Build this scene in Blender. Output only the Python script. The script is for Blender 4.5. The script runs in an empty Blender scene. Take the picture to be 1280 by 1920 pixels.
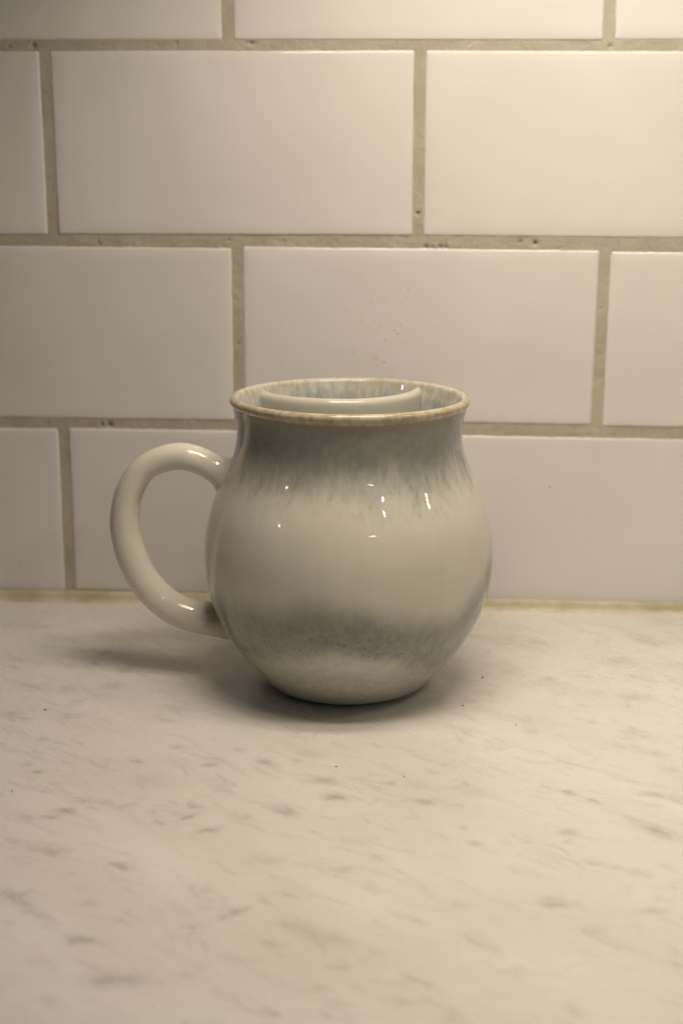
import bpy, math, random
import numpy as np
from mathutils import Vector, Matrix, noise

random.seed(7)
scene = bpy.context.scene
col = scene.collection

# ------------------------------------------------------------------ camera
CAM = (0.0147, -0.6792, 0.2344)
YAW, PITCH, ROLL, FPX = -0.0500, 0.2719, 0.0029, 2958.16
fw = Vector((math.sin(YAW)*math.cos(PITCH), math.cos(YAW)*math.cos(PITCH), -math.sin(PITCH)))
rt = Vector((math.cos(YAW), -math.sin(YAW), 0.0))
up = rt.cross(fw)
r2 = math.cos(ROLL)*rt + math.sin(ROLL)*up
u2 = -math.sin(ROLL)*rt + math.cos(ROLL)*up
cam_data = bpy.data.cameras.new('camera')
cam = bpy.data.objects.new('camera', cam_data)
col.objects.link(cam)
m = Matrix((r2, u2, -fw)).transposed().to_4x4()
m.translation = CAM
cam.matrix_world = m
cam_data.sensor_fit = 'HORIZONTAL'
cam_data.sensor_width = 14.9
cam_data.lens = FPX*14.9/1280
cam_data.clip_start = 0.02
cam_data.clip_end = 50
cam_data.dof.use_dof = True
cam_data.dof.focus_distance = 0.570
cam_data.dof.aperture_fstop = 5.2
cam_data.dof.aperture_blades = 7
scene.camera = cam

# ------------------------------------------------------------------ world and lamps
world = bpy.data.worlds.new('World')
scene.world = world
world.use_nodes = True
bg = world.node_tree.nodes['Background']
bg.inputs['Color'].default_value = (1.0, 0.88, 0.72, 1)
bg.inputs['Strength'].default_value = WORLD_STRENGTH = 0.009


def area(name, loc, aim, size, energy, color, spread=180):
    d = bpy.data.lights.new(name, 'AREA')
    d.shape = 'RECTANGLE'
    d.size, d.size_y = size
    d.energy = energy
    d.color = color
    d.spread = math.radians(spread)
    o = bpy.data.objects.new(name, d)
    col.objects.link(o)
    o.location = loc
    o.rotation_euler = (Vector(aim)-Vector(loc)).to_track_quat('-Z', 'Y').to_euler()
    return o


WARM = (1.0, 0.86, 0.69)
STRIP_W, PUCK_W = 0.74, 0.32
# lamps under the wall cupboard: a twin-tube strip over the mug and a puck further right
def down_lamp(name, loc, size, tilt, energy, color):
    o = area(name, loc, (loc[0], loc[1]-1, loc[2]), size, energy, color)
    o.rotation_euler = (0, -tilt, 0)              # long side along the wall, facing the counter
    return o


for k in (-1, 1):
    down_lamp('cupboard_strip_lamp', (0.050, -0.185+0.032*k, 0.395), (0.25, 0.030), 0.42, STRIP_W, WARM)
down_lamp('cupboard_puck_lamp', (0.30, -0.22, 0.40), (0.06, 0.06), 0.25, PUCK_W, WARM)
# lamps of the kitchen behind the photographer, seen as glints in the glaze
MUGC = Vector((-0.012, -0.088, 0.085))


def room_lamp(name, d, dist, size, power, color):
    p = MUGC + Vector(d).normalized()*dist
    return area(name, p, MUGC, size, power, color)


room_lamp('ceiling_spot_lamp', (-0.79, -0.49, 0.36), 2.2, (0.060, 0.040), 0.26, (0.80, 0.90, 1.0))
room_lamp('tall_tube_lamp', (0.50, -0.71, 0.498), 2.2, (0.055, 0.12), 0.95, (0.82, 0.90, 1.0))
room_lamp('warm_wall_lamp', (0.90, -0.17, 0.392), 1.8, (0.045, 0.08), 0.5, (1.0, 0.82, 0.55))
room_lamp('hood_strip_lamp', (0.36, -0.86, 0.36), 2.2, (0.20, 0.010), 0.3, (1.0, 0.93, 0.80))

vs = scene.view_settings
vs.view_transform = 'Standard'
vs.look = 'None'
vs.exposure = 0.0
vs.gamma = 1.0
vs.use_curve_mapping = False
scene.render.resolution_x = 682
scene.render.resolution_y = 1024


# ------------------------------------------------------------------ helpers
def mesh_obj(name, verts, faces, mats, parent=None, smooth=True, mat_index=None):
    me = bpy.data.meshes.new(name)
    me.from_pydata([tuple(v) for v in verts], [], [tuple(f) for f in faces])
    for mt in (mats if isinstance(mats, (list, tuple)) else [mats]):
        me.materials.append(mt)
    if smooth:
        me.polygons.foreach_set('use_smooth', [True]*len(me.polygons))
    if mat_index is not None:
        me.polygons.foreach_set('material_index', mat_index)
    me.update()
    o = bpy.data.objects.new(name, me)
    col.objects.link(o)
    o.parent = parent
    return o


def tag(o, label=None, cat=None, group=None, kind=None):
    if label: o['label'] = label
    if cat: o['category'] = cat
    if group: o['group'] = group
    if kind: o['kind'] = kind
    return o


class Nodes:
    """small helper that writes shader nodes"""
    def __init__(self, name):
        self.mat = bpy.data.materials.new(name)
        self.mat.use_nodes = True
        self.t = self.mat.node_tree
        self.p = self.t.nodes['Principled BSDF']

    def new(self, typ, **kw):
        n = self.t.nodes.new(typ)
        for k, v in kw.items():
            setattr(n, k, v)
        return n

    def put(self, sock, v):
        if isinstance(v, bpy.types.NodeSocket):
            self.t.links.new(v, sock)
        elif isinstance(v, (tuple, list)) and len(v) == 3 and sock.type == 'RGBA':
            sock.default_value = (*v, 1)
        else:
            sock.default_value = v

    def math(self, op, a, b=None, c=None, clamp=False):
        n = self.new('ShaderNodeMath', operation=op, use_clamp=clamp)
        self.put(n.inputs[0], a)
        if b is not None: self.put(n.inputs[1], b)
        if c is not None: self.put(n.inputs[2], c)
        return n.outputs[0]

    def vmath(self, op, a, b):
        n = self.new('ShaderNodeVectorMath', operation=op)
        self.put(n.inputs[0], a)
        self.put(n.inputs[1], b)
        return n.outputs[0]

    def noise(self, vec, scale, detail=3, rough=0.5, dist=0.0):
        n = self.new('ShaderNodeTexNoise')
        self.put(n.inputs['Vector'], vec)
        n.inputs['Scale'].default_value = scale
        n.inputs['Detail'].default_value = detail
        n.inputs['Roughness'].default_value = rough
        n.inputs['Distortion'].default_value = dist
        return n.outputs['Fac']

    def smooth(self, v, lo, hi, to0=0.0, to1=1.0):
        n = self.new('ShaderNodeMapRange', interpolation_type='SMOOTHSTEP')
        self.put(n.inputs['Value'], v)
        self.put(n.inputs['From Min'], lo)
        self.put(n.inputs['From Max'], hi)
        n.inputs['To Min'].default_value = to0
        n.inputs['To Max'].default_value = to1
        return n.outputs['Result']

    def mix(self, f, a, b, blend='MIX'):
        n = self.new('ShaderNodeMix', data_type='RGBA', blend_type=blend)
        self.put(n.inputs['Factor'], f)
        self.put(n.inputs['A'], a) if False else self.put(n.inputs[6], a)
        self.put(n.inputs[7], b)
        return n.outputs[2]

    def bump(self, h, strength, dist):
        n = self.new('ShaderNodeBump')
        n.inputs['Strength'].default_value = strength
        n.inputs['Distance'].default_value = dist
        self.put(n.inputs['Height'], h)
        self.put(self.p.inputs['Normal'], n.outputs['Normal'])

    def coord(self, which='Object'):
        return self.new('ShaderNodeTexCoord').outputs[which]

    def ramp(self, fac, stops, mode='EASE'):
        n = self.new('ShaderNodeValToRGB')
        n.color_ramp.interpolation = mode
        el = n.color_ramp.elements
        while len(el) < len(stops):
            el.new(0.5)
        for e, (p, v) in zip(el, stops):
            e.position = p
            e.color = (v, v, v, 1) if not isinstance(v, tuple) else (*v, 1)
        self.put(n.inputs['Fac'], fac)
        return n.outputs['Color']

    def set(self, **kw):
        for k, v in kw.items():
            self.put(self.p.inputs[k.replace('_', ' ')], v)
        return self.mat


def mat_tile():
    n = Nodes('white_glazed_tile')
    pos = n.new('ShaderNodeNewGeometry').outputs['Position']
    a = n.noise(pos, 14, 2)
    b = n.noise(pos, 160, 3, 0.6)
    c = n.mix(n.smooth(a, 0.3, 0.7), (0.72, 0.70, 0.675), (0.76, 0.745, 0.72))
    grime = n.smooth(b, 0.62, 0.78, 0.0, 0.10)
    c = n.mix(grime, c, (0.55, 0.48, 0.33))
    dots = n.noise(pos, 900, 2, 0.5)
    c = n.mix(n.smooth(dots, 0.76, 0.80, 0.0, 0.25), c, (0.45, 0.40, 0.28))
    n.bump(n.math('ADD', n.noise(pos, 22, 2), n.math('MULTIPLY', n.noise(pos, 75, 2), 0.15)), 0.26, 0.004)
    return n.set(Base_Color=c, Roughness=n.smooth(b, 0.3, 0.8, 0.07, 0.17), Specular_IOR_Level=0.5)


def mat_grout():
    n = Nodes('sanded_beige_grout')
    pos = n.new('ShaderNodeNewGeometry').outputs['Position']
    a = n.noise(pos, 60, 4, 0.6)
    b = n.noise(pos, 1500, 4, 0.7)
    c = n.mix(n.smooth(a, 0.3, 0.7), (0.46, 0.42, 0.325), (0.56, 0.52, 0.42))
    c = n.mix(n.smooth(b, 0.35, 0.75, 0.0, 0.5), c, (0.58, 0.545, 0.46))
    n.bump(b, 0.9, 0.0007)
    return n.set(Base_Color=c, Roughness=0.92, Specular_IOR_Level=0.2)


def mat_caulk():
    n = Nodes('yellowed_caulk')
    pos = n.new('ShaderNodeNewGeometry').outputs['Position']
    a = n.noise(pos, 70, 4, 0.65)
    c = n.mix(n.smooth(a, 0.35, 0.68), (0.70, 0.635, 0.47), (0.54, 0.47, 0.32))
    n.bump(n.noise(pos, 300, 3), 0.3, 0.001)
    return n.set(Base_Color=c, Roughness=0.45)


def mat_marble():
    n = Nodes('honed_white_marble')
    pos = n.new('ShaderNodeNewGeometry').outputs['Position']
    fle = n.new('ShaderNodeAttribute', attribute_name='fleck').outputs['Fac']
    mp = n.new('ShaderNodeMapping')
    mp.inputs['Rotation'].default_value = (0, 0, 0.62)
    n.put(mp.inputs['Vector'], pos)
    v = n.vmath('MULTIPLY', mp.outputs['Vector'], (1.0, 2.8, 1.0))
    cloud = n.noise(v, 9, 5, 0.55, 0.4)
    streak = n.noise(v, 48, 5, 0.6, 0.8)
    fine = n.noise(v, 260, 4, 0.6, 0.5)
    c = n.mix(n.smooth(cloud, 0.32, 0.68), (0.72, 0.695, 0.65), (0.78, 0.762, 0.725))
    c = n.mix(n.smooth(streak, 0.50, 0.72, 0.0, 0.24), c, (0.47, 0.44, 0.395))
    vein = n.math('ABSOLUTE', n.math('SUBTRACT', n.noise(v, 17, 4, 0.55, 1.0), 0.5))
    veinm = n.math('MULTIPLY', n.smooth(vein, 0.0, 0.022, 1.0, 0.0), n.smooth(n.noise(v, 24, 2), 0.42, 0.66))
    c = n.mix(n.math('MULTIPLY', veinm, 0.27), c, (0.36, 0.335, 0.295))
    small = n.math('MULTIPLY', n.smooth(n.noise(v, 80, 3, 0.6, 0.6), 0.57, 0.72), n.smooth(n.noise(v, 20, 2), 0.45, 0.62))
    c = n.mix(n.math('MULTIPLY', small, 0.34), c, (0.34, 0.315, 0.275))
    c = n.mix(n.smooth(fine, 0.56, 0.74, 0.0, 0.22), c, (0.47, 0.435, 0.38))
    rag = n.math('MULTIPLY', fle, n.smooth(fine, 0.25, 0.65, 0.55, 1.25))
    c = n.mix(n.math('MULTIPLY', rag, 0.62, clamp=True), c, (0.30, 0.275, 0.24))
    n.bump(n.noise(pos, 35, 2), 0.05, 0.002)
    return n.set(Base_Color=c, Roughness=n.smooth(streak, 0.3, 0.7, 0.20, 0.30), Specular_IOR_Level=0.5)


CREAM = (0.65, 0.632, 0.545)


def mat_glaze_out():
    n = Nodes('reactive_glaze_outside')
    o = n.coord()
    s = n.new('ShaderNodeSeparateXYZ'); n.put(s.inputs[0], o)
    x, y, z = s.outputs
    ang = n.math('DIVIDE', n.math('ARCTAN2', y, x), 2*math.pi)
    ang = n.math('ADD', ang, 0.5)                       # 0..1, front of the mug = 0.25
    st = n.noise(n.vmath('MULTIPLY', o, (1, 1, 0.13)), 420, 4, 0.6)
    st2 = n.noise(n.vmath('MULTIPLY', o, (1, 1, 0.25)), 110, 3, 0.55)
    mot = n.noise(o, 300, 4, 0.6)
    drip = n.math('ADD', n.math('MULTIPLY', n.math('SUBTRACT', st, 0.5), 0.013),
                  n.math('MULTIPLY', n.math('SUBTRACT', st2, 0.5), 0.016))
    zz = n.math('ADD', z, drip)
    cream = n.mix(n.smooth(st2, 0.3, 0.7), (0.62, 0.605, 0.52), CREAM)
    c = n.mix(n.smooth(z, 0.018, 0.045, 0.85, 0.0), cream, n.mix(n.smooth(mot, 0.35, 0.65), (0.44, 0.44, 0.38), (0.53, 0.525, 0.45)))
    # grey band round the lower belly, wavy edges
    sc = 20.0
    top = n.ramp(ang, [(0.0, .040*sc), (0.10, .041*sc), (0.155, .0420*sc), (0.215, .0465*sc), (0.262, .0465*sc), (0.33, .039*sc), (0.385, .0370*sc), (0.43, .046*sc), (0.475, .0570*sc), (0.55, .052*sc), (0.8, .044*sc)])
    bot = n.ramp(ang, [(0.0, .028*sc), (0.10, .024*sc), (0.14, .0265*sc), (0.25, .033*sc), (0.30, .030*sc), (0.345, .0235*sc), (0.40, .0185*sc), (0.47, .026*sc), (0.6, .030*sc), (0.8, .024*sc)])
    top = n.math('DIVIDE', top, sc); bot = n.math('DIVIDE', bot, sc)
    zb = n.math('ADD', z, n.math('ADD', n.math('MULTIPLY', drip, 0.22), n.math('MULTIPLY', n.math('SUBTRACT', n.noise(o, 55, 3), 0.5), 0.006)))
    up_ = n.smooth(n.math('SUBTRACT', zb, top), -0.0055, 0.0090, 1.0, 0.0)
    lo_ = n.smooth(n.math('SUBTRACT', zb, bot), -0.0085, 0.0015, 0.0, 1.0)
    band = n.math('MULTIPLY', up_, lo_)
    bandc = n.mix(n.smooth(mot, 0.3, 0.7), (0.205, 0.213, 0.197), (0.28, 0.288, 0.264))
    c = n.mix(n.math('MULTIPLY', band, 0.93), c, bandc)
    # dark pin specks gathered along the lower edge of the band
    vo = n.new('ShaderNodeTexVoronoi', feature='F1')
    n.put(vo.inputs['Vector'], o); vo.inputs['Scale'].default_value = 820
    dotm = n.smooth(vo.outputs['Distance'], 0.20, 0.36, 1.0, 0.0)
    gate = n.math('MULTIPLY', n.smooth(n.math('ABSOLUTE', n.math('SUBTRACT', n.math('SUBTRACT', zb, bot), 0.002)), 0.0015, 0.008, 1.0, 0.0), n.smooth(n.noise(o, 130, 2), 0.42, 0.60))
    c = n.mix(n.math('MULTIPLY', n.math('MULTIPLY', dotm, gate), 0.75), c, (0.05, 0.055, 0.06))
    # grey neck running down in streaks
    neck = n.smooth(zz, 0.0770, 0.1030)
    neckc = n.mix(n.smooth(mot, 0.3, 0.7), (0.232, 0.243, 0.223), (0.28, 0.29, 0.266))
    c = n.mix(n.math('MULTIPLY', neck, 0.95), c, neckc)
    run = n.math('MULTIPLY', n.smooth(st, 0.56, 0.70), n.math('MULTIPLY', n.smooth(z, 0.066, 0.086), n.smooth(z, 0.108, 0.098)))
    c = n.mix(n.math('MULTIPLY', run, 0.16), c, (0.22, 0.215, 0.19))
    # tan breaking at the lip
    zl = n.math('ADD', z, n.math('MULTIPLY', n.math('SUBTRACT', st, 0.5), 0.0018))
    c = n.mix(n.smooth(zl, 0.1085, 0.1130, 0.0, 0.70), c, (0.26, 0.20, 0.12))
    rad = n.noise(n.vmath('MULTIPLY', o, (1, 1, 0.3)), 330, 3, 0.6)
    lipc = n.mix(n.smooth(rad, 0.35, 0.65), (0.38, 0.31, 0.195), (0.50, 0.45, 0.335))
    c = n.mix(n.smooth(zl, 0.1128, 0.1142), c, lipc)
    n.bump(n.math('ADD', n.noise(o, 60, 2), n.math('MULTIPLY', mot, 0.08)), 0.10, 0.0012)
    return n.set(Base_Color=c, Roughness=0.035, Specular_IOR_Level=0.55)


def mat_glaze_in():
    n = Nodes('reactive_glaze_inside')
    o = n.coord()
    s = n.new('ShaderNodeSeparateXYZ'); n.put(s.inputs[0], o)
    st = n.noise(n.vmath('MULTIPLY', o, (1, 1, 0.25)), 380, 4, 0.6)
    sp = n.noise(n.vmath('MULTIPLY', o, (1, 1, 0.5)), 520, 3, 0.6)
    c = n.mix(n.smooth(st, 0.3, 0.7), (0.34, 0.365, 0.36), (0.50, 0.51, 0.475))
    c = n.mix(n.math('MULTIPLY', n.smooth(sp, 0.56, 0.68, 0.0, 0.85), n.smooth(s.outputs[2], 0.1125, 0.104)), c, (0.12, 0.13, 0.14))
    rad = n.noise(n.vmath('MULTIPLY', o, (1, 1, 0.3)), 330, 3, 0.6)
    lipc = n.mix(n.smooth(rad, 0.35, 0.65), (0.48, 0.43, 0.32), (0.62, 0.605, 0.53))
    c = n.mix(n.smooth(n.math('ADD', s.outputs[2], n.math('MULTIPLY', n.math('SUBTRACT', st, 0.5), 0.012)), 0.1065, 0.1145), c, lipc)
    n.bump(n.noise(o, 80, 2), 0.08, 0.001)
    return n.set(Base_Color=c, Roughness=0.035, Specular_IOR_Level=0.55)


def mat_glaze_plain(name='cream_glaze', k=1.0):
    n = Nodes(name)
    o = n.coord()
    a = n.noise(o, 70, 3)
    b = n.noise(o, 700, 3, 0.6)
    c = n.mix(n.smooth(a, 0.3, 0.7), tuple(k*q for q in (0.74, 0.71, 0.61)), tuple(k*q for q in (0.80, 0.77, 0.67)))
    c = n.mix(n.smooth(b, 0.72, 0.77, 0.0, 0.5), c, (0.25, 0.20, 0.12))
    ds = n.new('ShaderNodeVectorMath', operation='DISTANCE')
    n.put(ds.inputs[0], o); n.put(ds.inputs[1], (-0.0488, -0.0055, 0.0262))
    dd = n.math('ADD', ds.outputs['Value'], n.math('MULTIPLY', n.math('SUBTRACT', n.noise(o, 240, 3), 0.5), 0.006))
    c = n.mix(n.smooth(dd, 0.0030, 0.0105, 0.60, 0.0), c, (0.09, 0.06, 0.035))  # dark patch at lower handle joint: brown glaze, with the belly's shade painted in
    n.bump(n.noise(o, 60, 2), 0.08, 0.001)
    return n.set(Base_Color=c, Roughness=0.035, Specular_IOR_Level=0.55)


def mat_plain(name, c1, c2, rough, scale=900):
    n = Nodes(name)
    pos = n.new('ShaderNodeNewGeometry').outputs['Position']
    return n.set(Base_Color=n.mix(n.noise(pos, scale, 3), c1, c2), Roughness=rough)


M_TILE, M_GROUT, M_CAULK, M_MARBLE = mat_tile(), mat_grout(), mat_caulk(), mat_marble()
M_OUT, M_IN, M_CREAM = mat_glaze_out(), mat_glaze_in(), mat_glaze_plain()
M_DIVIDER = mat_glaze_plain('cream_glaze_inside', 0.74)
M_BACK = mat_plain('mortar_backing', (0.35, 0.32, 0.26), (0.42, 0.39, 0.32), 0.95, 60)
M_YELLOW = mat_plain('dried_yellow_splash', (0.74, 0.63, 0.30), (0.72, 0.61, 0.32), 0.5)
M_CRUMB = mat_plain('burnt_crumb', (0.025, 0.017, 0.012), (0.06, 0.04, 0.025), 0.8)
M_SEED = mat_plain('brown_crumb', (0.16, 0.09, 0.035), (0.28, 0.17, 0.07), 0.7)

# ------------------------------------------------------------------ counter (marble top)
FLECKS = [(-0.1378,-0.1311,0.0011,0.0012,-0.22,0.7),(-0.132,-0.1354,0.0022,0.0014,-0.22,0.7),(-0.1159,-0.1328,0.0026,0.0016,-0.23,0.5),(-0.1205,-0.1549,0.0009,0.0011,-0.22,0.7),(-0.1205,-0.1762,0.001,0.001,-0.21,0.7),(-0.1163,-0.1823,0.0012,0.001,-0.2,1),(-0.0821,-0.1722,0.0015,0.001,-0.21,1.1),(-0.0561,-0.1721,0.0017,0.001,-0.21,1),(-0.0566,-0.1681,0.003,0.0018,-0.22,0.4),(-0.078,-0.134,0.0029,0.0018,-0.23,0.7),(-0.0696,-0.158,0.0021,0.0012,-0.22,0.7),(-0.0746,-0.1867,0.0062,0.0037,0.01,0.35),(-0.0778,-0.1897,0.0039,0.0017,-0.64,0.4),(-0.0958,-0.2038,0.0026,0.0014,-0.2,0.7),(-0.0872,-0.2046,0.0016,0.0009,-0.2,0.5),(-0.0794,-0.2064,0.0017,0.0009,0.69,0.7),(-0.0987,-0.2112,0.0022,0.0012,-0.19,1),(-0.1036,-0.2156,0.0019,0.001,-0.19,1.1),(-0.1102,-0.2164,0.0025,0.0014,-0.19,0.6),(-0.0578,-0.205,0.0026,0.0009,-0.82,1),(-0.0579,-0.2128,0.0021,0.0008,0.94,1.1),(-0.0505,-0.2219,0.0023,0.0011,0.65,1.2),(-0.1108,-0.2326,0.0018,0.001,-0.18,0.5),(-0.1042,-0.2376,0.0018,0.0009,-0.18,0.6),(-0.0979,-0.239,0.0028,0.0015,0.06,0.7),(-0.0739,-0.2469,0.0026,0.0013,-0.18,1.2),(-0.0747,-0.2395,0.0012,0.0008,-0.18,0.4),(-0.103,-0.2676,0.006,0.0025,-0.43,0.8),(-0.0973,-0.2715,0.0052,0.002,-0.49,0.5),(-0.0791,-0.2699,0.0014,0.0007,-0.17,0.6),(-0.0666,-0.2749,0.0011,0.0007,-0.17,0.6),(-0.0674,-0.2789,0.0014,0.0007,-0.17,0.6),(-0.0454,-0.2701,0.0014,0.0007,-0.17,0.6),(-0.0385,-0.2753,0.0025,0.001,0.74,0.7),(-0.0476,-0.2808,0.0016,0.0008,-0.17,0.6),(-0.0774,-0.2897,0.0029,0.0014,-0.16,1.3),(-0.0642,-0.3098,0.0055,0.0026,0.15,1),(-0.0522,-0.3091,0.0013,0.0006,-0.15,0.6),(-0.0456,-0.3061,0.0015,0.0007,-0.16,0.6),(-0.079,-0.3199,0.0017,0.0008,-0.15,0.5),(-0.0483,-0.1599,0.001,0.001,-0.22,0.8),(-0.0368,-0.1696,0.0031,0.0016,-0.55,0.9),(-0.0262,-0.1678,0.0012,0.001,-0.22,0.7),(-0.0225,-0.1608,0.0037,0.0022,-0.22,0.5),(-0.0163,-0.1834,0.0034,0.002,0.17,0.8),(-0.0107,-0.1956,0.0028,0.0016,-0.21,1.2),(-0.0266,-0.2071,0.004,0.0017,-0.66,0.9),(-0.0395,-0.2118,0.0009,0.0008,-0.2,0.6),(0.0184,-0.1977,0.0027,0.0016,0.01,1),(0.0156,-0.1865,0.0016,0.0009,-0.22,0.4),(0.0212,-0.174,0.0019,0.0011,-0.22,0.5),(-0.0297,-0.2402,0.0042,0.0022,0.16,0.45),(-0.0192,-0.2436,0.0017,0.0009,-0.19,0.5),(-0.0136,-0.2447,0.0026,0.0012,-0.49,0.4),(-0.007,-0.2454,0.0028,0.0013,0.53,0.45),(0.0034,-0.2372,0.0014,0.0008,-0.19,0.7),(-0.0039,-0.227,0.0041,0.0022,-0.19,0.35),(-0.0352,-0.2721,0.0026,0.0011,0.74,1),(-0.0195,-0.2792,0.0027,0.0011,-0.46,0.8),(-0.0137,-0.2828,0.0064,0.0025,-0.59,0.6),(-0.0059,-0.2862,0.0052,0.0022,-0.46,0.6),(0.0033,-0.2903,0.0041,0.0018,-0.39,0.35),(-0.0242,-0.2891,0.0015,0.0007,-0.16,0.6),(-0.0329,-0.2969,0.0023,0.0011,-0.16,0.5),(-0.0051,-0.3004,0.0015,0.0007,-0.16,0.7),(-0.0098,-0.311,0.0017,0.0008,-0.16,0.5),(-0.0033,-0.317,0.0019,0.0009,-0.15,0.5),(0.0135,-0.3156,0.0019,0.0009,-0.15,0.7),(0.0196,-0.3157,0.0014,0.0006,-0.16,0.5),(-0.0209,-0.3224,0.0014,0.0006,-0.15,0.9),(0.0276,-0.265,0.0013,0.0007,-0.18,0.5),(0.0508,-0.0776,0.0023,0.0016,-0.27,0.6),(0.067,-0.0413,0.0029,0.0021,-0.29,0.6),(0.1123,-0.0365,0.0058,0.004,-0.64,0.6),(0.0991,-0.0611,0.0036,0.0027,-0.28,0.5),(0.1234,-0.0113,0.0063,0.005,-0.31,0.35),(0.0681,-0.0831,0.0018,0.0013,-0.27,0.5),(0.0999,-0.1014,0.0039,0.0027,0.06,0.6),(0.0433,-0.1001,0.002,0.0013,-0.26,0.6),(0.0366,-0.109,0.0026,0.0017,-0.25,0.6),(0.0855,-0.0972,0.0017,0.0012,-0.26,0.4),(0.0669,-0.1881,0.0019,0.0011,-0.22,1),(0.0744,-0.1943,0.0022,0.0013,-0.22,1),(0.0953,-0.1871,0.0033,0.002,-0.18,0.8),(0.1019,-0.1898,0.0029,0.0018,-0.29,0.5),(0.0932,-0.2149,0.0042,0.0022,-0.58,1),(0.0889,-0.2106,0.0039,0.002,-0.58,0.4),(0.0643,-0.2173,0.0022,0.0012,0.26,0.8),(0.035,-0.2264,0.0014,0.0008,-0.2,0.8),(0.0707,-0.237,0.0013,0.0008,-0.2,0.9),(0.077,-0.2402,0.002,0.0011,-0.15,0.7),(0.0834,-0.2421,0.0026,0.0014,-0.2,0.5),(0.093,-0.2382,0.0013,0.0008,-0.2,0.5),(0.056,-0.2621,0.0029,0.0015,0.06,1.2),(0.0849,-0.2653,0.0033,0.0015,0.4,0.7),(0.0884,-0.2584,0.0016,0.0008,-0.19,0.4),(0.0283,-0.2649,0.0016,0.0008,-0.18,0.5),(0.09,-0.1483,0.002,0.0013,-0.24,0.5),(0.094,-0.1481,0.0016,0.001,-0.24,0.5),(0.1007,-0.1535,0.0019,0.0013,-0.24,0.6),(0.1044,-0.168,0.0019,0.0012,-0.23,0.5),(0.0816,-0.1264,0.0016,0.0011,-0.25,0.6),(0.0581,-0.1363,0.0016,0.0011,-0.24,0.6),(0.0567,-0.1251,0.0017,0.0011,-0.25,0.5),(0.0405,-0.1175,0.0086,0.0025,-0.44,0.45),(0.0543,-0.1248,0.0075,0.0022,-0.44,0.3),(0.0672,-0.2769,0.0031,0.0016,-0.33,0.35),(0.0574,-0.3171,0.0027,0.0012,-0.46,0.5),(0.0883,-0.2945,0.0015,0.0007,-0.17,0.6),(0.101,-0.1369,0.0055,0.0018,-0.66,0.3),(-0.1363,-0.1041,0.0068,0.0032,-0.19,0.6),(-0.104,-0.1005,0.0028,0.0032,-0.2,0.7),(-0.1405,-0.0585,0.0049,0.0032,-0.21,0.4),(-0.122,-0.106,0.0023,0.0032,-0.19,0.6),(-0.1037,-0.0848,0.0017,0.0032,-0.2,0.6),(-0.1377,-0.1321,0.0043,0.0032,-0.18,0.5),(-0.1539,-0.0311,0.0077,0.0032,-0.22,0.35),(-0.0761,-0.1234,0.0032,0.0032,-0.19,0.4),(-0.0809,-0.1314,0.0032,0.0032,-0.19,0.4)]
YELLOW = [(-0.0068, 0.1391, 1), (-0.0071, 0.1412, 0.6), (-0.0084, 0.1433, 0.5), (-0.0008, 0.1403, 0.6), (-0.0008, 0.143, 0.4), (-0.0024, 0.1388, 0.5), (0.0084, 0.141, 0.7), (0.009, 0.1444, 0.8), (0.0056, 0.145, 0.6), (-0.0173, 0.1348, 0.7), (-0.0103, 0.1353, 0.6), (-0.0109, 0.1309, 0.7), (-0.0099, 0.1295, 0.6), (-0.0054, 0.1303, 0.6), (-0.0028, 0.1287, 0.7), (-0.005, 0.1251, 0.8), (-0.0003, 0.1227, 0.9), (0.0032, 0.1268, 0.7), (0.0049, 0.1256, 1.1), (0.0063, 0.1293, 0.8), (0.0002, 0.1245, 0.5), (-0.0062, 0.1276, 0.5), (-0.0177, 0.1274, 0.7), (-0.0146, 0.1171, 0.9), (-0.0059, 0.1146, 0.9), (-0.0038, 0.1146, 1.2), (-0.0007, 0.1127, 0.8), (-0.0071, 0.1169, 0.5), (-0.0039, 0.1117, 0.6), (-0.011, 0.1131, 0.6), (-0.0112, 0.1481, 0.6), (-0.0084, 0.1473, 0.5), (-0.0145, 0.1393, 0.4), (-0.0165, 0.1414, 0.5), (0.001, 0.152, 0.4), (0.0043, 0.155, 0.5), (0.0008, 0.1384, 0.4), (0.002, 0.1219, 0.4), (-0.0091, 0.1274, 0.4), (0.0728, 0.0581, 1.2), (0.0735, 0.0576, 0.8), (-0.1339, 0.0404, 1), (-0.1496, 0.1191, 0.6), (-0.1655, 0.0183, 0.8), (-0.1565, 0.0248, 0.7), (-0.1492, 0.0237, 0.6), (-0.1705, 0.0157, 0.6), (-0.1354, 0.0328, 0.6), (0.1044, 0.1708, 0.5), (0.1154, 0.1742, 0.5), (-0.0101, 0.0983, 0.3)]


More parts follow.
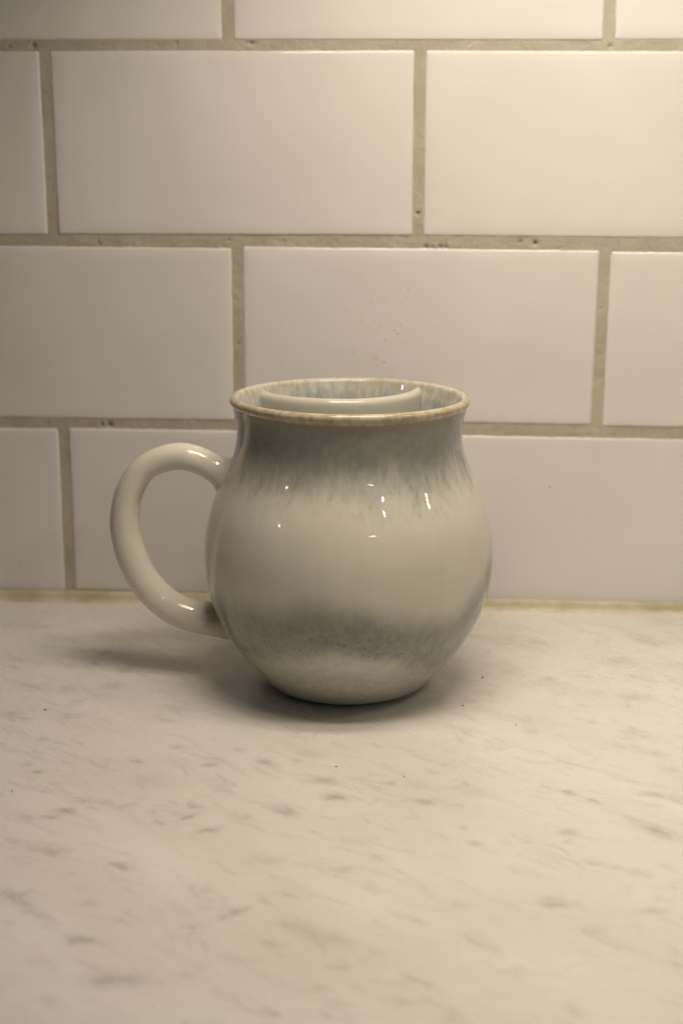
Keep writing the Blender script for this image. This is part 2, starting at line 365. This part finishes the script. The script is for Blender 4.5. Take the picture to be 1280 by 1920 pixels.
def build_counter():
    xs = np.concatenate([np.linspace(-0.75, -0.19, 8)[:-1], np.arange(-0.19, 0.1451, 0.0008), np.linspace(0.145, 0.75, 8)[1:]])
    ys = np.concatenate([np.linspace(-0.63, -0.345, 6)[:-1], np.arange(-0.345, 0.0021, 0.0008), [0.0085]])
    X, Y = np.meshgrid(xs, ys)
    val = np.zeros_like(X)
    rng = np.random.RandomState(3)
    # warp field for ragged edges
    def lattice(seed, s):
        r = np.random.RandomState(seed).rand(160, 160)*2-1
        gx = (X+1)/s % 159; gy = (Y+1)/s % 159
        i = gx.astype(int); j = gy.astype(int); fx = gx-i; fy = gy-j
        fx = fx*fx*(3-2*fx); fy = fy*fy*(3-2*fy)
        return (r[j, i]*(1-fx)+r[j, i+1]*fx)*(1-fy)+(r[j+1, i]*(1-fx)+r[j+1, i+1]*fx)*fy
    WX = X+0.0010*lattice(1, 0.0035)+0.0007*lattice(2, 0.0014)
    WY = Y+0.0012*lattice(4, 0.0035)+0.0008*lattice(5, 0.0014)
    for (cx, cy, L, W, a, s) in FLECKS:
        dx = WX-cx; dy = WY-cy
        a -= 0.16
        ca, sa = math.cos(a), math.sin(a)
        p = (dx*ca+dy*sa)/(L*1.25+0.0008); q = (-dx*sa+dy*ca)/(W*1.1+0.0005)
        val = np.maximum(val, s*0.8*np.exp(-(p*p+q*q)))
    ny, nx = X.shape
    top = np.stack([X, Y, np.zeros_like(X)], -1).reshape(-1, 3)
    idx = np.arange(nx*ny).reshape(ny, nx)
    faces = np.stack([idx[:-1, :-1], idx[:-1, 1:], idx[1:, 1:], idx[1:, :-1]], -1).reshape(-1, 4).tolist()
    verts = top.tolist()
    # slab sides and underside, front edge eased
    T = 0.03
    base = len(verts)
    ring = list(idx[0, :])+list(idx[1:, -1])+list(idx[-1, :-1][::-1])+list(idx[1:-1, 0][::-1])
    for k in ring:
        v = verts[k]
        verts.append([v[0], v[1], -T])
    for i in range(len(ring)):
        j = (i+1) % len(ring)
        faces.append([int(ring[i]), base+i, base+j, int(ring[j])])
    faces.append([base+i for i in range(len(ring))][::-1])
    o = mesh_obj('countertop', verts, faces, M_MARBLE, smooth=False)
    at = o.data.attributes.new('fleck', 'FLOAT', 'POINT')
    full = np.zeros(len(verts)); full[:nx*ny] = val.reshape(-1)
    at.data.foreach_set('value', full.astype(np.float32))
    tag(o, 'white marble countertop with soft grey flecks under the mug', 'countertop', kind='structure')
    return o


build_counter()

# ------------------------------------------------------------------ tiled wall
TW, TH, G = 0.1524, 0.0762, 0.0045
Q, RP = TW+G, TH+G
ZJ = 0.0836                      # joint between the two lowest rows
ROWX = {0: -0.1436, 1: -0.0646, 2: -0.1442, 3: -0.0671, 4: -0.1440}   # a joint centre of each row
GY = 0.0009                      # grout lies this far behind the tile faces

wall = mesh_obj('tiled_wall', [(x, y, z) for x in (-0.75, 0.75) for y in (0.0085, 0.02) for z in (-0.03, 0.43)],
                [(0, 1, 3, 2), (4, 6, 7, 5), (0, 4, 5, 1), (2, 3, 7, 6), (0, 2, 6, 4), (1, 5, 7, 3)], M_BACK, smooth=False)
tag(wall, 'kitchen wall of glossy white brick-pattern tiles with beige grout behind the mug', 'wall', kind='structure')


def tile_mesh(w, h):
    """glazed tile with softly rounded edges and corners, front towards -y"""
    prof = [(0.0, 0.0080), (0.0, 0.0016)]
    for k in range(1, 7):
        a = k/6*math.pi/2
        prof.append((0.0013*(1-math.cos(a)), 0.0016-0.0013*math.sin(a)))
    prof += [(0.0022, 0.00016), (0.0038, 0.00004), (0.0060, 0.0), (0.0064, 0.0)]
    verts, faces = [], []
    n = 5
    for ins, y in prof:
        r = max(0.0010-ins*0.3, 0.0003)
        hw, hh = w/2-ins, h/2-ins
        for cx, cz, a0 in ((hw-r, hh-r, 0), (-hw+r, hh-r, 90), (-hw+r, -hh+r, 180), (hw-r, -hh+r, 270)):
            for k in range(n):
                a = math.radians(a0+90*k/(n-1))
                verts.append((cx+r*math.cos(a), y, cz+r*math.sin(a)))
    c = 4*n
    for i in range(len(prof)-1):
        for k in range(c):
            a, b = i*c+k, i*c+(k+1) % c
            faces.append((a, b, b+c, a+c))
    faces.append([(len(prof)-1)*c+k for k in range(c)])
    faces.append([k for k in range(c)][::-1])
    me = bpy.data.meshes.new('tile')
    me.from_pydata(verts, [], faces)
    me.polygons.foreach_set('use_smooth', [True]*len(me.polygons))
    me.materials.append(M_TILE)
    me.update()
    return me


TILE = tile_mesh(TW, TH)
# (row, column) : lift, shift, tilt read from the photograph
NUDGE = {(2, 0): (0.0005, 0.0, 0.0042), (2, 1): (0.0007, 0.0, -0.001), (1, 0): (0.0002, 0.0, -0.003),
         (1, 1): (-0.0006, 0.0, -0.002), (0, 0): (0.0, 0.0, -0.0035), (0, 1): (-0.0008, 0.0, -0.003), (3, 0): (0.0, 0.0, 0.001)}
specks_for = {}
jl = []
for row in range(5):
    z0 = ZJ-RP+row*RP+G/2
    if row == 0:
        z0 = ZJ-G/2-TH
    for k in range(-3, 4):
        xc = ROWX[row]+G/2+TW/2+k*Q
        dz, dx, rot = NUDGE.get((row, k), (random.uniform(-.0003, .0003), random.uniform(-.0002, .0002), random.uniform(-.0015, .0015)))
        o = bpy.data.objects.new('tile', TILE)
        col.objects.link(o)
        o.parent = wall
        o.location = (xc+dx, random.uniform(-.0001, .0001), z0+TH/2+dz)
        o.rotation_euler = (random.uniform(-.002, .002), -rot, random.uniform(-.0012, .0012))
        specks_for[(row, k)] = o


def build_grout():
    step = 0.0006
    xs = np.arange(-0.55, 0.55, step)
    zs = np.arange(0.0, 0.345, step)
    pits = [(-.1593, .2446, 1.0), (-.1489, .2448, 1.6), (-.0886, .2458, .8), (-.0595, .2461, 1.0), (-.0575, .2461, 1.3), (-.0555, .2461, .9), (.0329, .2458, .9), (.0907, .2453, 1.0),
            (.0563, .1653, 1.2), (.0627, .1647, 1.7), (-.1242, .1632, .9), (-.0448, .1647, .8), (.0129, .1768, 1.2),
            (.0921, .1373, .8), (-.1226, .0831, 1.8), (-.126, .0832, 1.2), (-.0649, .1201, .8), (.0165, .1628, 1.3), (.019, .1627, 1.0), (.0225, .1628, 1.2), (.025, .1627, 1.0)]
    random.seed(21)
    pits += [(random.uniform(-.2, .2), ZJ+random.choice((0, 1, 2))*RP+random.uniform(-.0015, .0015), random.uniform(.4, .9)) for _ in range(9)]
    ids, verts, faces = {}, [], []

    def vert(i, j):
        if (i, j) in ids:
            return ids[(i, j)]
        x, z = float(xs[i]), float(zs[j])
        p = Vector((x*320, 0.0, z*320)); p2 = Vector((x*900, 3.0, z*900))
        y = GY+0.00024*noise.noise(p)+0.00020*noise.noise(p2)+0.0002*noise.noise(Vector((x*60, 7, z*60)))
        for px, pz, s in pits:
            dd = (x-px)**2+((z-pz)*1.3)**2
            if dd < 1.6e-5:
                y += 0.0017*min(s, 1.3)*math.exp(-dd/(0.00062*s)**2)
        ids[(i, j)] = len(verts)
        verts.append((x, y, z))
        return ids[(i, j)]

    for j in range(len(zs)-1):
        z = zs[j]+step/2
        row = int(math.floor((z-(ZJ-RP))/RP))
        nearz = abs(((z-ZJ+RP/2) % RP)-RP/2) < 0.0052
        for i in range(len(xs)-1):
            x = xs[i]+step/2
            ok = nearz
            if not ok and 0 <= row <= 4:
                ok = abs(((x-ROWX[row]+Q/2) % Q)-Q/2) < 0.0046
            if ok:
                faces.append((vert(i, j), vert(i+1, j), vert(i+1, j+1), vert(i, j+1)))
    o = mesh_obj('grout', verts, faces, M_GROUT, wall)
    o['label'] = 'pitted beige grout between the white tiles'
    return o


build_grout()


def build_caulk():
    prof = [(0.004, 0.0056), (0.0010, 0.0053), (0.0004, 0.0048), (-0.0001, 0.0038), (-0.0003, 0.0024), (-0.0006, 0.0012), (-0.0011, 0.0006), (-0.0017, 0.0003), (-0.0020, -0.0006)]
    xs = np.arange(-0.74, 0.74, 0.001)
    verts, faces = [], []
    n = len(prof)
    for x in xs:
        w = 1+0.45*noise.noise(Vector((x*45, 1, 0)))+0.25*noise.noise(Vector((x*160, 4, 0)))
        h = 1+0.10*noise.noise(Vector((x*38, 9, 0)))
        for k, (y, z) in enumerate(prof):
            verts.append((x, y*w if y < 0 else y, z*h+0.00015*noise.noise(Vector((x*300, k, 2)))))
    for i in range(len(xs)-1):
        for k in range(n-1):
            a = i*n+k
            faces.append((a, a+1, a+1+n, a+n))
    o = mesh_obj('caulk_bead', verts, faces, M_CAULK, wall)
    o['label'] = 'yellowed caulk bead where the tiles meet the marble'


build_caulk()


def blob(verts, faces, c, axes, seed, n=7):
    """small uneven flattened lump"""
    b = len(verts)
    rings = 4
    for i in range(rings+1):
        t = math.pi*i/rings
        for k in range(n):
            a = 2*math.pi*k/n
            d = Vector((math.sin(t)*math.cos(a), math.sin(t)*math.sin(a), math.cos(t)))
            s = 1+0.35*noise.noise(d*1.7+Vector((seed*3.1, seed, 0)))
            verts.append((c[0]+axes[0]*d.x*s, c[1]+axes[1]*d.y*s, c[2]+axes[2]*d.z*s))
    for i in range(rings):
        for k in range(n):
            a, e = b+i*n+k, b+i*n+(k+1) % n
            faces.append((a, e, e+n, a+n))


def build_splash():
    groups = {}
    for i, (x, z, r) in enumerate(YELLOW):
        row = int(math.floor((z-(ZJ-RP))/RP))
        k = int(math.floor((x-ROWX[row])/Q))
        groups.setdefault((row, k), []).append((x, z, r, i))
    for key, lst in groups.items():
        t = specks_for[key]
        v, f = [], []
        for x, z, r, i in lst:
            blob(v, f, (x-t.location.x, -0.00002, z-t.location.z), (0.00058*r, 0.00015, 0.00058*r), i+1.0)
        o = mesh_obj('splash_specks', v, f, M_YELLOW, t)
        o['kind'] = 'stuff'


build_splash()

# ------------------------------------------------------------------ mug
MX, MY = -0.0124, -0.0880
mug = bpy.data.objects.new('mug', None)
mug.empty_display_size = 0.05
mug.location = (MX, MY, 0.0)
col.objects.link(mug)
tag(mug, 'round-bellied glazed stoneware mug in cream and grey standing on the marble', 'mug')


def catmull(pts, per):
    out = []
    P_ = [tuple(2*a-b for a, b in zip(pts[0], pts[1]))]+list(pts)+[tuple(2*a-b for a, b in zip(pts[-1], pts[-2]))]
    for i in range(1, len(P_)-2):
        for s in range(per):
            t = s/per
            out.append(tuple(0.5*(2*b+(c-a)*t+(2*a-5*b+4*c-d)*t*t+(3*b-a-3*c+d)*t**3)
                             for a, b, c, d in zip(P_[i-1], P_[i], P_[i+1], P_[i+2])))
    out.append(tuple(pts[-1]))
    return out


OUTER = [(0.0300, 0.0009), (0.0326, 0.0024), (0.0360, 0.0059), (0.0394, 0.0100), (0.0429, 0.0145), (0.0464, 0.0194), (0.0495, 0.0246), (0.0521, 0.0301), (0.0541, 0.0358),
         (0.0554, 0.0417), (0.0561, 0.0478), (0.0562, 0.0541), (0.0557, 0.0606), (0.0545, 0.0672), (0.0526, 0.0740), (0.0497, 0.0810), (0.0463, 0.0881), (0.0439, 0.0953),
         (0.0431, 0.1020), (0.0437, 0.1085), (0.04505, 0.1128)]


def warp(x, y, z):
    """thrown-by-hand irregularity: faint lean and a rim plane that is not quite level"""
    w = min(max((z-0.070)/0.045, 0), 1); w = w*w*(3-2*w)
    return (x+0.0054*z, y, z-0.038*y*w)


def inner_r(z):
    pts = sorted((b, a) for a, b in OUTER)
    return float(np.interp(z, [p[0] for p in pts], [p[1] for p in pts]))-0.0042


def build_body():
    foot = [(0.0, 0.0022), (0.018, 0.0022), (0.0235, 0.0018), (0.0255, 0.0006), (0.0272, 0.0), (0.0288, 0.0003)]
    out = catmull(OUTER, 5)
    lip = []
    for k in range(13):
        a = math.radians(-48+k*(168+48)/12)
        lip.append((0.0440+0.0018*math.cos(a), 0.1141+0.0018*math.sin(a)))
    inn = [(0.0416, 0.1124), (0.0404, 0.1085), (0.0392, 0.1020), (0.0402, 0.0945), (0.0428, 0.0870), (0.0462, 0.0800), (0.0500, 0.0690), (0.0515, 0.0611), (0.0520, 0.0514),
           (0.0513, 0.0421), (0.0490, 0.0332), (0.0450, 0.0248), (0.0395, 0.0171), (0.0320, 0.0110), (0.0200, 0.0080), (0.0, 0.0075)]
    inn = catmull([lip[-1]]+inn, 5)[1:]
    prof = foot+out+lip+inn
    split = len(foot)+len(out)+8
    n = 176
    verts, faces, mi = [], [], []
    for (r, z) in prof:
        for k in range(n):
            a = 2*math.pi*k/n
            rr = r*(1+0.0022*math.sin(2*a+0.7)+0.0012*math.sin(3*a+z*40))
            verts.append(warp(rr*math.cos(a), rr*math.sin(a), z))
    for i in range(len(prof)-1):
        for k in range(n):
            a, b = i*n+k, i*n+(k+1) % n
            faces.append((a, b, b+n, a+n))
            mi.append(1 if i >= split else 0)
    o = mesh_obj('body', verts, faces, [M_OUT, M_IN], mug, mat_index=mi)
    o['label'] = 'round-bellied body with grey neck, cream belly and grey speckled band'
    return o


build_body()

HANDLE = [(0.0405, 0.0790, 0.0060), (0.0450, 0.0818, 0.0056), (0.0526, 0.0859, 0.0052), (0.0588, 0.0889, 0.0053), (0.0659, 0.0903, 0.0053), (0.0741, 0.0886, 0.0052), (0.0814, 0.0837, 0.0052),
          (0.0864, 0.0754, 0.0055), (0.0885, 0.0652, 0.0058), (0.0881, 0.0566, 0.0059), (0.0860, 0.0487, 0.0060), (0.0834, 0.0423, 0.0060), (0.0797, 0.0366, 0.0061),
          (0.0751, 0.0316, 0.0061), (0.0698, 0.0277, 0.0062), (0.0641, 0.0254, 0.0063), (0.0583, 0.0242, 0.0065), (0.0507, 0.0235, 0.0066), (0.0425, 0.0236, 0.0066)]


def build_handle():
    d = Vector((-1, 0.03, 0)).normalized()
    side = Vector((d.y, -d.x, 0))
    pts = catmull(HANDLE, 7)
    n = 36
    verts, faces = [], []
    L = len(pts)
    for i, (r, z, w) in enumerate(pts):
        a = pts[max(i-1, 0)]; b = pts[min(i+1, L-1)]
        tv = Vector((b[0]-a[0], b[1]-a[1])).normalized()
        nv = Vector((-tv.y, tv.x))
        # flare where the handle was pressed on to the wall
        gap = math.hypot(0, 0)+(r-(inner_r(z)+0.0042))
        fl = 1+(0.42 if z > 0.05 else 0.16)*math.exp(-max(gap, 0)/0.0022)
        for k in range(n):
            t = 2*math.pi*k/n
            ca, sa = math.cos(t), math.sin(t)
            e = 0.92
            u = w*fl*math.copysign(abs(ca)**e, ca); s = (w*1.12)*fl*math.copysign(abs(sa)**e, sa)
            rr, zz = r+nv.x*u, z+nv.y*u
            p = d*rr+side*s
            verts.append(warp(p.x, p.y, zz))
    for i in range(L-1):
        for k in range(n):
            a, b = i*n+k, i*n+(k+1) % n
            faces.append((a, a+n, b+n, b))
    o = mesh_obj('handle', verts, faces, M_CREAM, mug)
    o['label'] = 'curved cream loop handle'


build_handle()


def build_divider():
    # plan of the curved inner wall, bulging towards the front of the mug
    plan = catmull([(-0.0385, 0.0260), (-0.0340, 0.0200), (-0.0275, 0.0135), (-0.0190, 0.0090), (-0.0100, 0.0068), (-0.0015, 0.0066), (0.0070, 0.0092), (0.0145, 0.0145), (0.0205, 0.0215), (0.0245, 0.0295), (0.0270, 0.0365)], 6)
    n = len(plan)
    sec = []                                   # (offset across, height)
    T = 0.0024
    zt = 0.1132
    for z in (0.020, 0.045, 0.070, 0.090, 0.104, 0.1090):
        sec.append((-T*(1.0 if z > .1 else 1.05), z))
    for k in range(9):
        a = math.pi-math.pi*k/8
        sec.append((T*math.cos(a), zt-T+T*math.sin(a)))
    for z in (0.1090, 0.104, 0.090, 0.070, 0.045, 0.020):
        sec.append((T*1.0, z))
    verts, faces = [], []
    m_ = len(sec)
    for i, (x, y) in enumerate(plan):
        a = plan[max(i-1, 0)]; b = plan[min(i+1, n-1)]
        tx, ty = b[0]-a[0], b[1]-a[1]
        l = math.hypot(tx, ty)
        nx, ny = -ty/l, tx/l
        e = min(i, n-1-i)/(n-1)
        lift = 0.0017*math.exp(-e/0.060)
        thick = 1-0.40*math.exp(-e/0.06)
        for off, z in sec:
            zz = z+lift*min(max((z-0.09)/0.02, 0), 1)
            px, py = x+nx*off*thick, y+ny*off*thick
            lim = inner_r(min(zz, 0.110))+0.0022
            rr = math.hypot(px, py)
            if rr > lim:
                px, py = px*lim/rr, py*lim/rr
            verts.append(warp(px, py, zz))
    for i in range(n-1):
        for k in range(m_-1):
            a = i*m_+k
            faces.append((a, a+1, a+1+m_, a+m_))
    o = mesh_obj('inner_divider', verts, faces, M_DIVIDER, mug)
    o['label'] = 'curved cream wall dividing the inside of the mug'


build_divider()

# ------------------------------------------------------------------ crumbs on the marble
CRUMBS = [((-0.1257, -0.1273), (0.0008, 0.00045, 0.0004), 0.5, M_CRUMB, 'tiny black burnt crumb on the marble left of the mug', None),
          ((0.0332, -0.1139), (0.0007, 0.0005, 0.0004), -0.3, M_SEED, 'tiny brown crumb at the start of a fine vein right of the mug base', None),
          ((0.0418, -0.0840), (0.0006, 0.0005, 0.0004), 0.0, M_SEED, 'tiny dark crumb behind the brown crumb right of the mug', None),
          ((-0.1206, -0.1974), (0.00055, 0.0005, 0.0003), 0.0, M_SEED, 'tiny brown crumb near the left edge, nearer the camera than the black crumb', None),
          ((-0.0123, -0.1717), (0.0006, 0.0003, 0.0003), 0.0, M_CRUMB, 'thin dark crumb on the marble straight in front of the mug', None),
          ((0.0115, -0.1786), (0.0004, 0.0004, 0.0003), 0.0, M_SEED, 'pinhead brown crumb in front of the mug, right of the thin dark crumb', None),
          ((0.0526, -0.1313), (0.0004, 0.0003, 0.0003), 0.0, M_SEED, 'pinhead crumb on open marble to the right of the mug base', None)]
for i, (p, ax, rz, mt, lab, _) in enumerate(CRUMBS):
    v, f = [], []
    ax = tuple(0.62*q for q in ax)
    blob(v, f, (0, 0, ax[2]*0.8), ax, i*2.3+1, 9)
    o = mesh_obj('crumb', v, f, mt)
    o.location = (p[0], p[1], 0.0)
    o.rotation_euler = (0, 0, rz)
    tag(o, lab, 'crumb', 'crumbs on the marble')
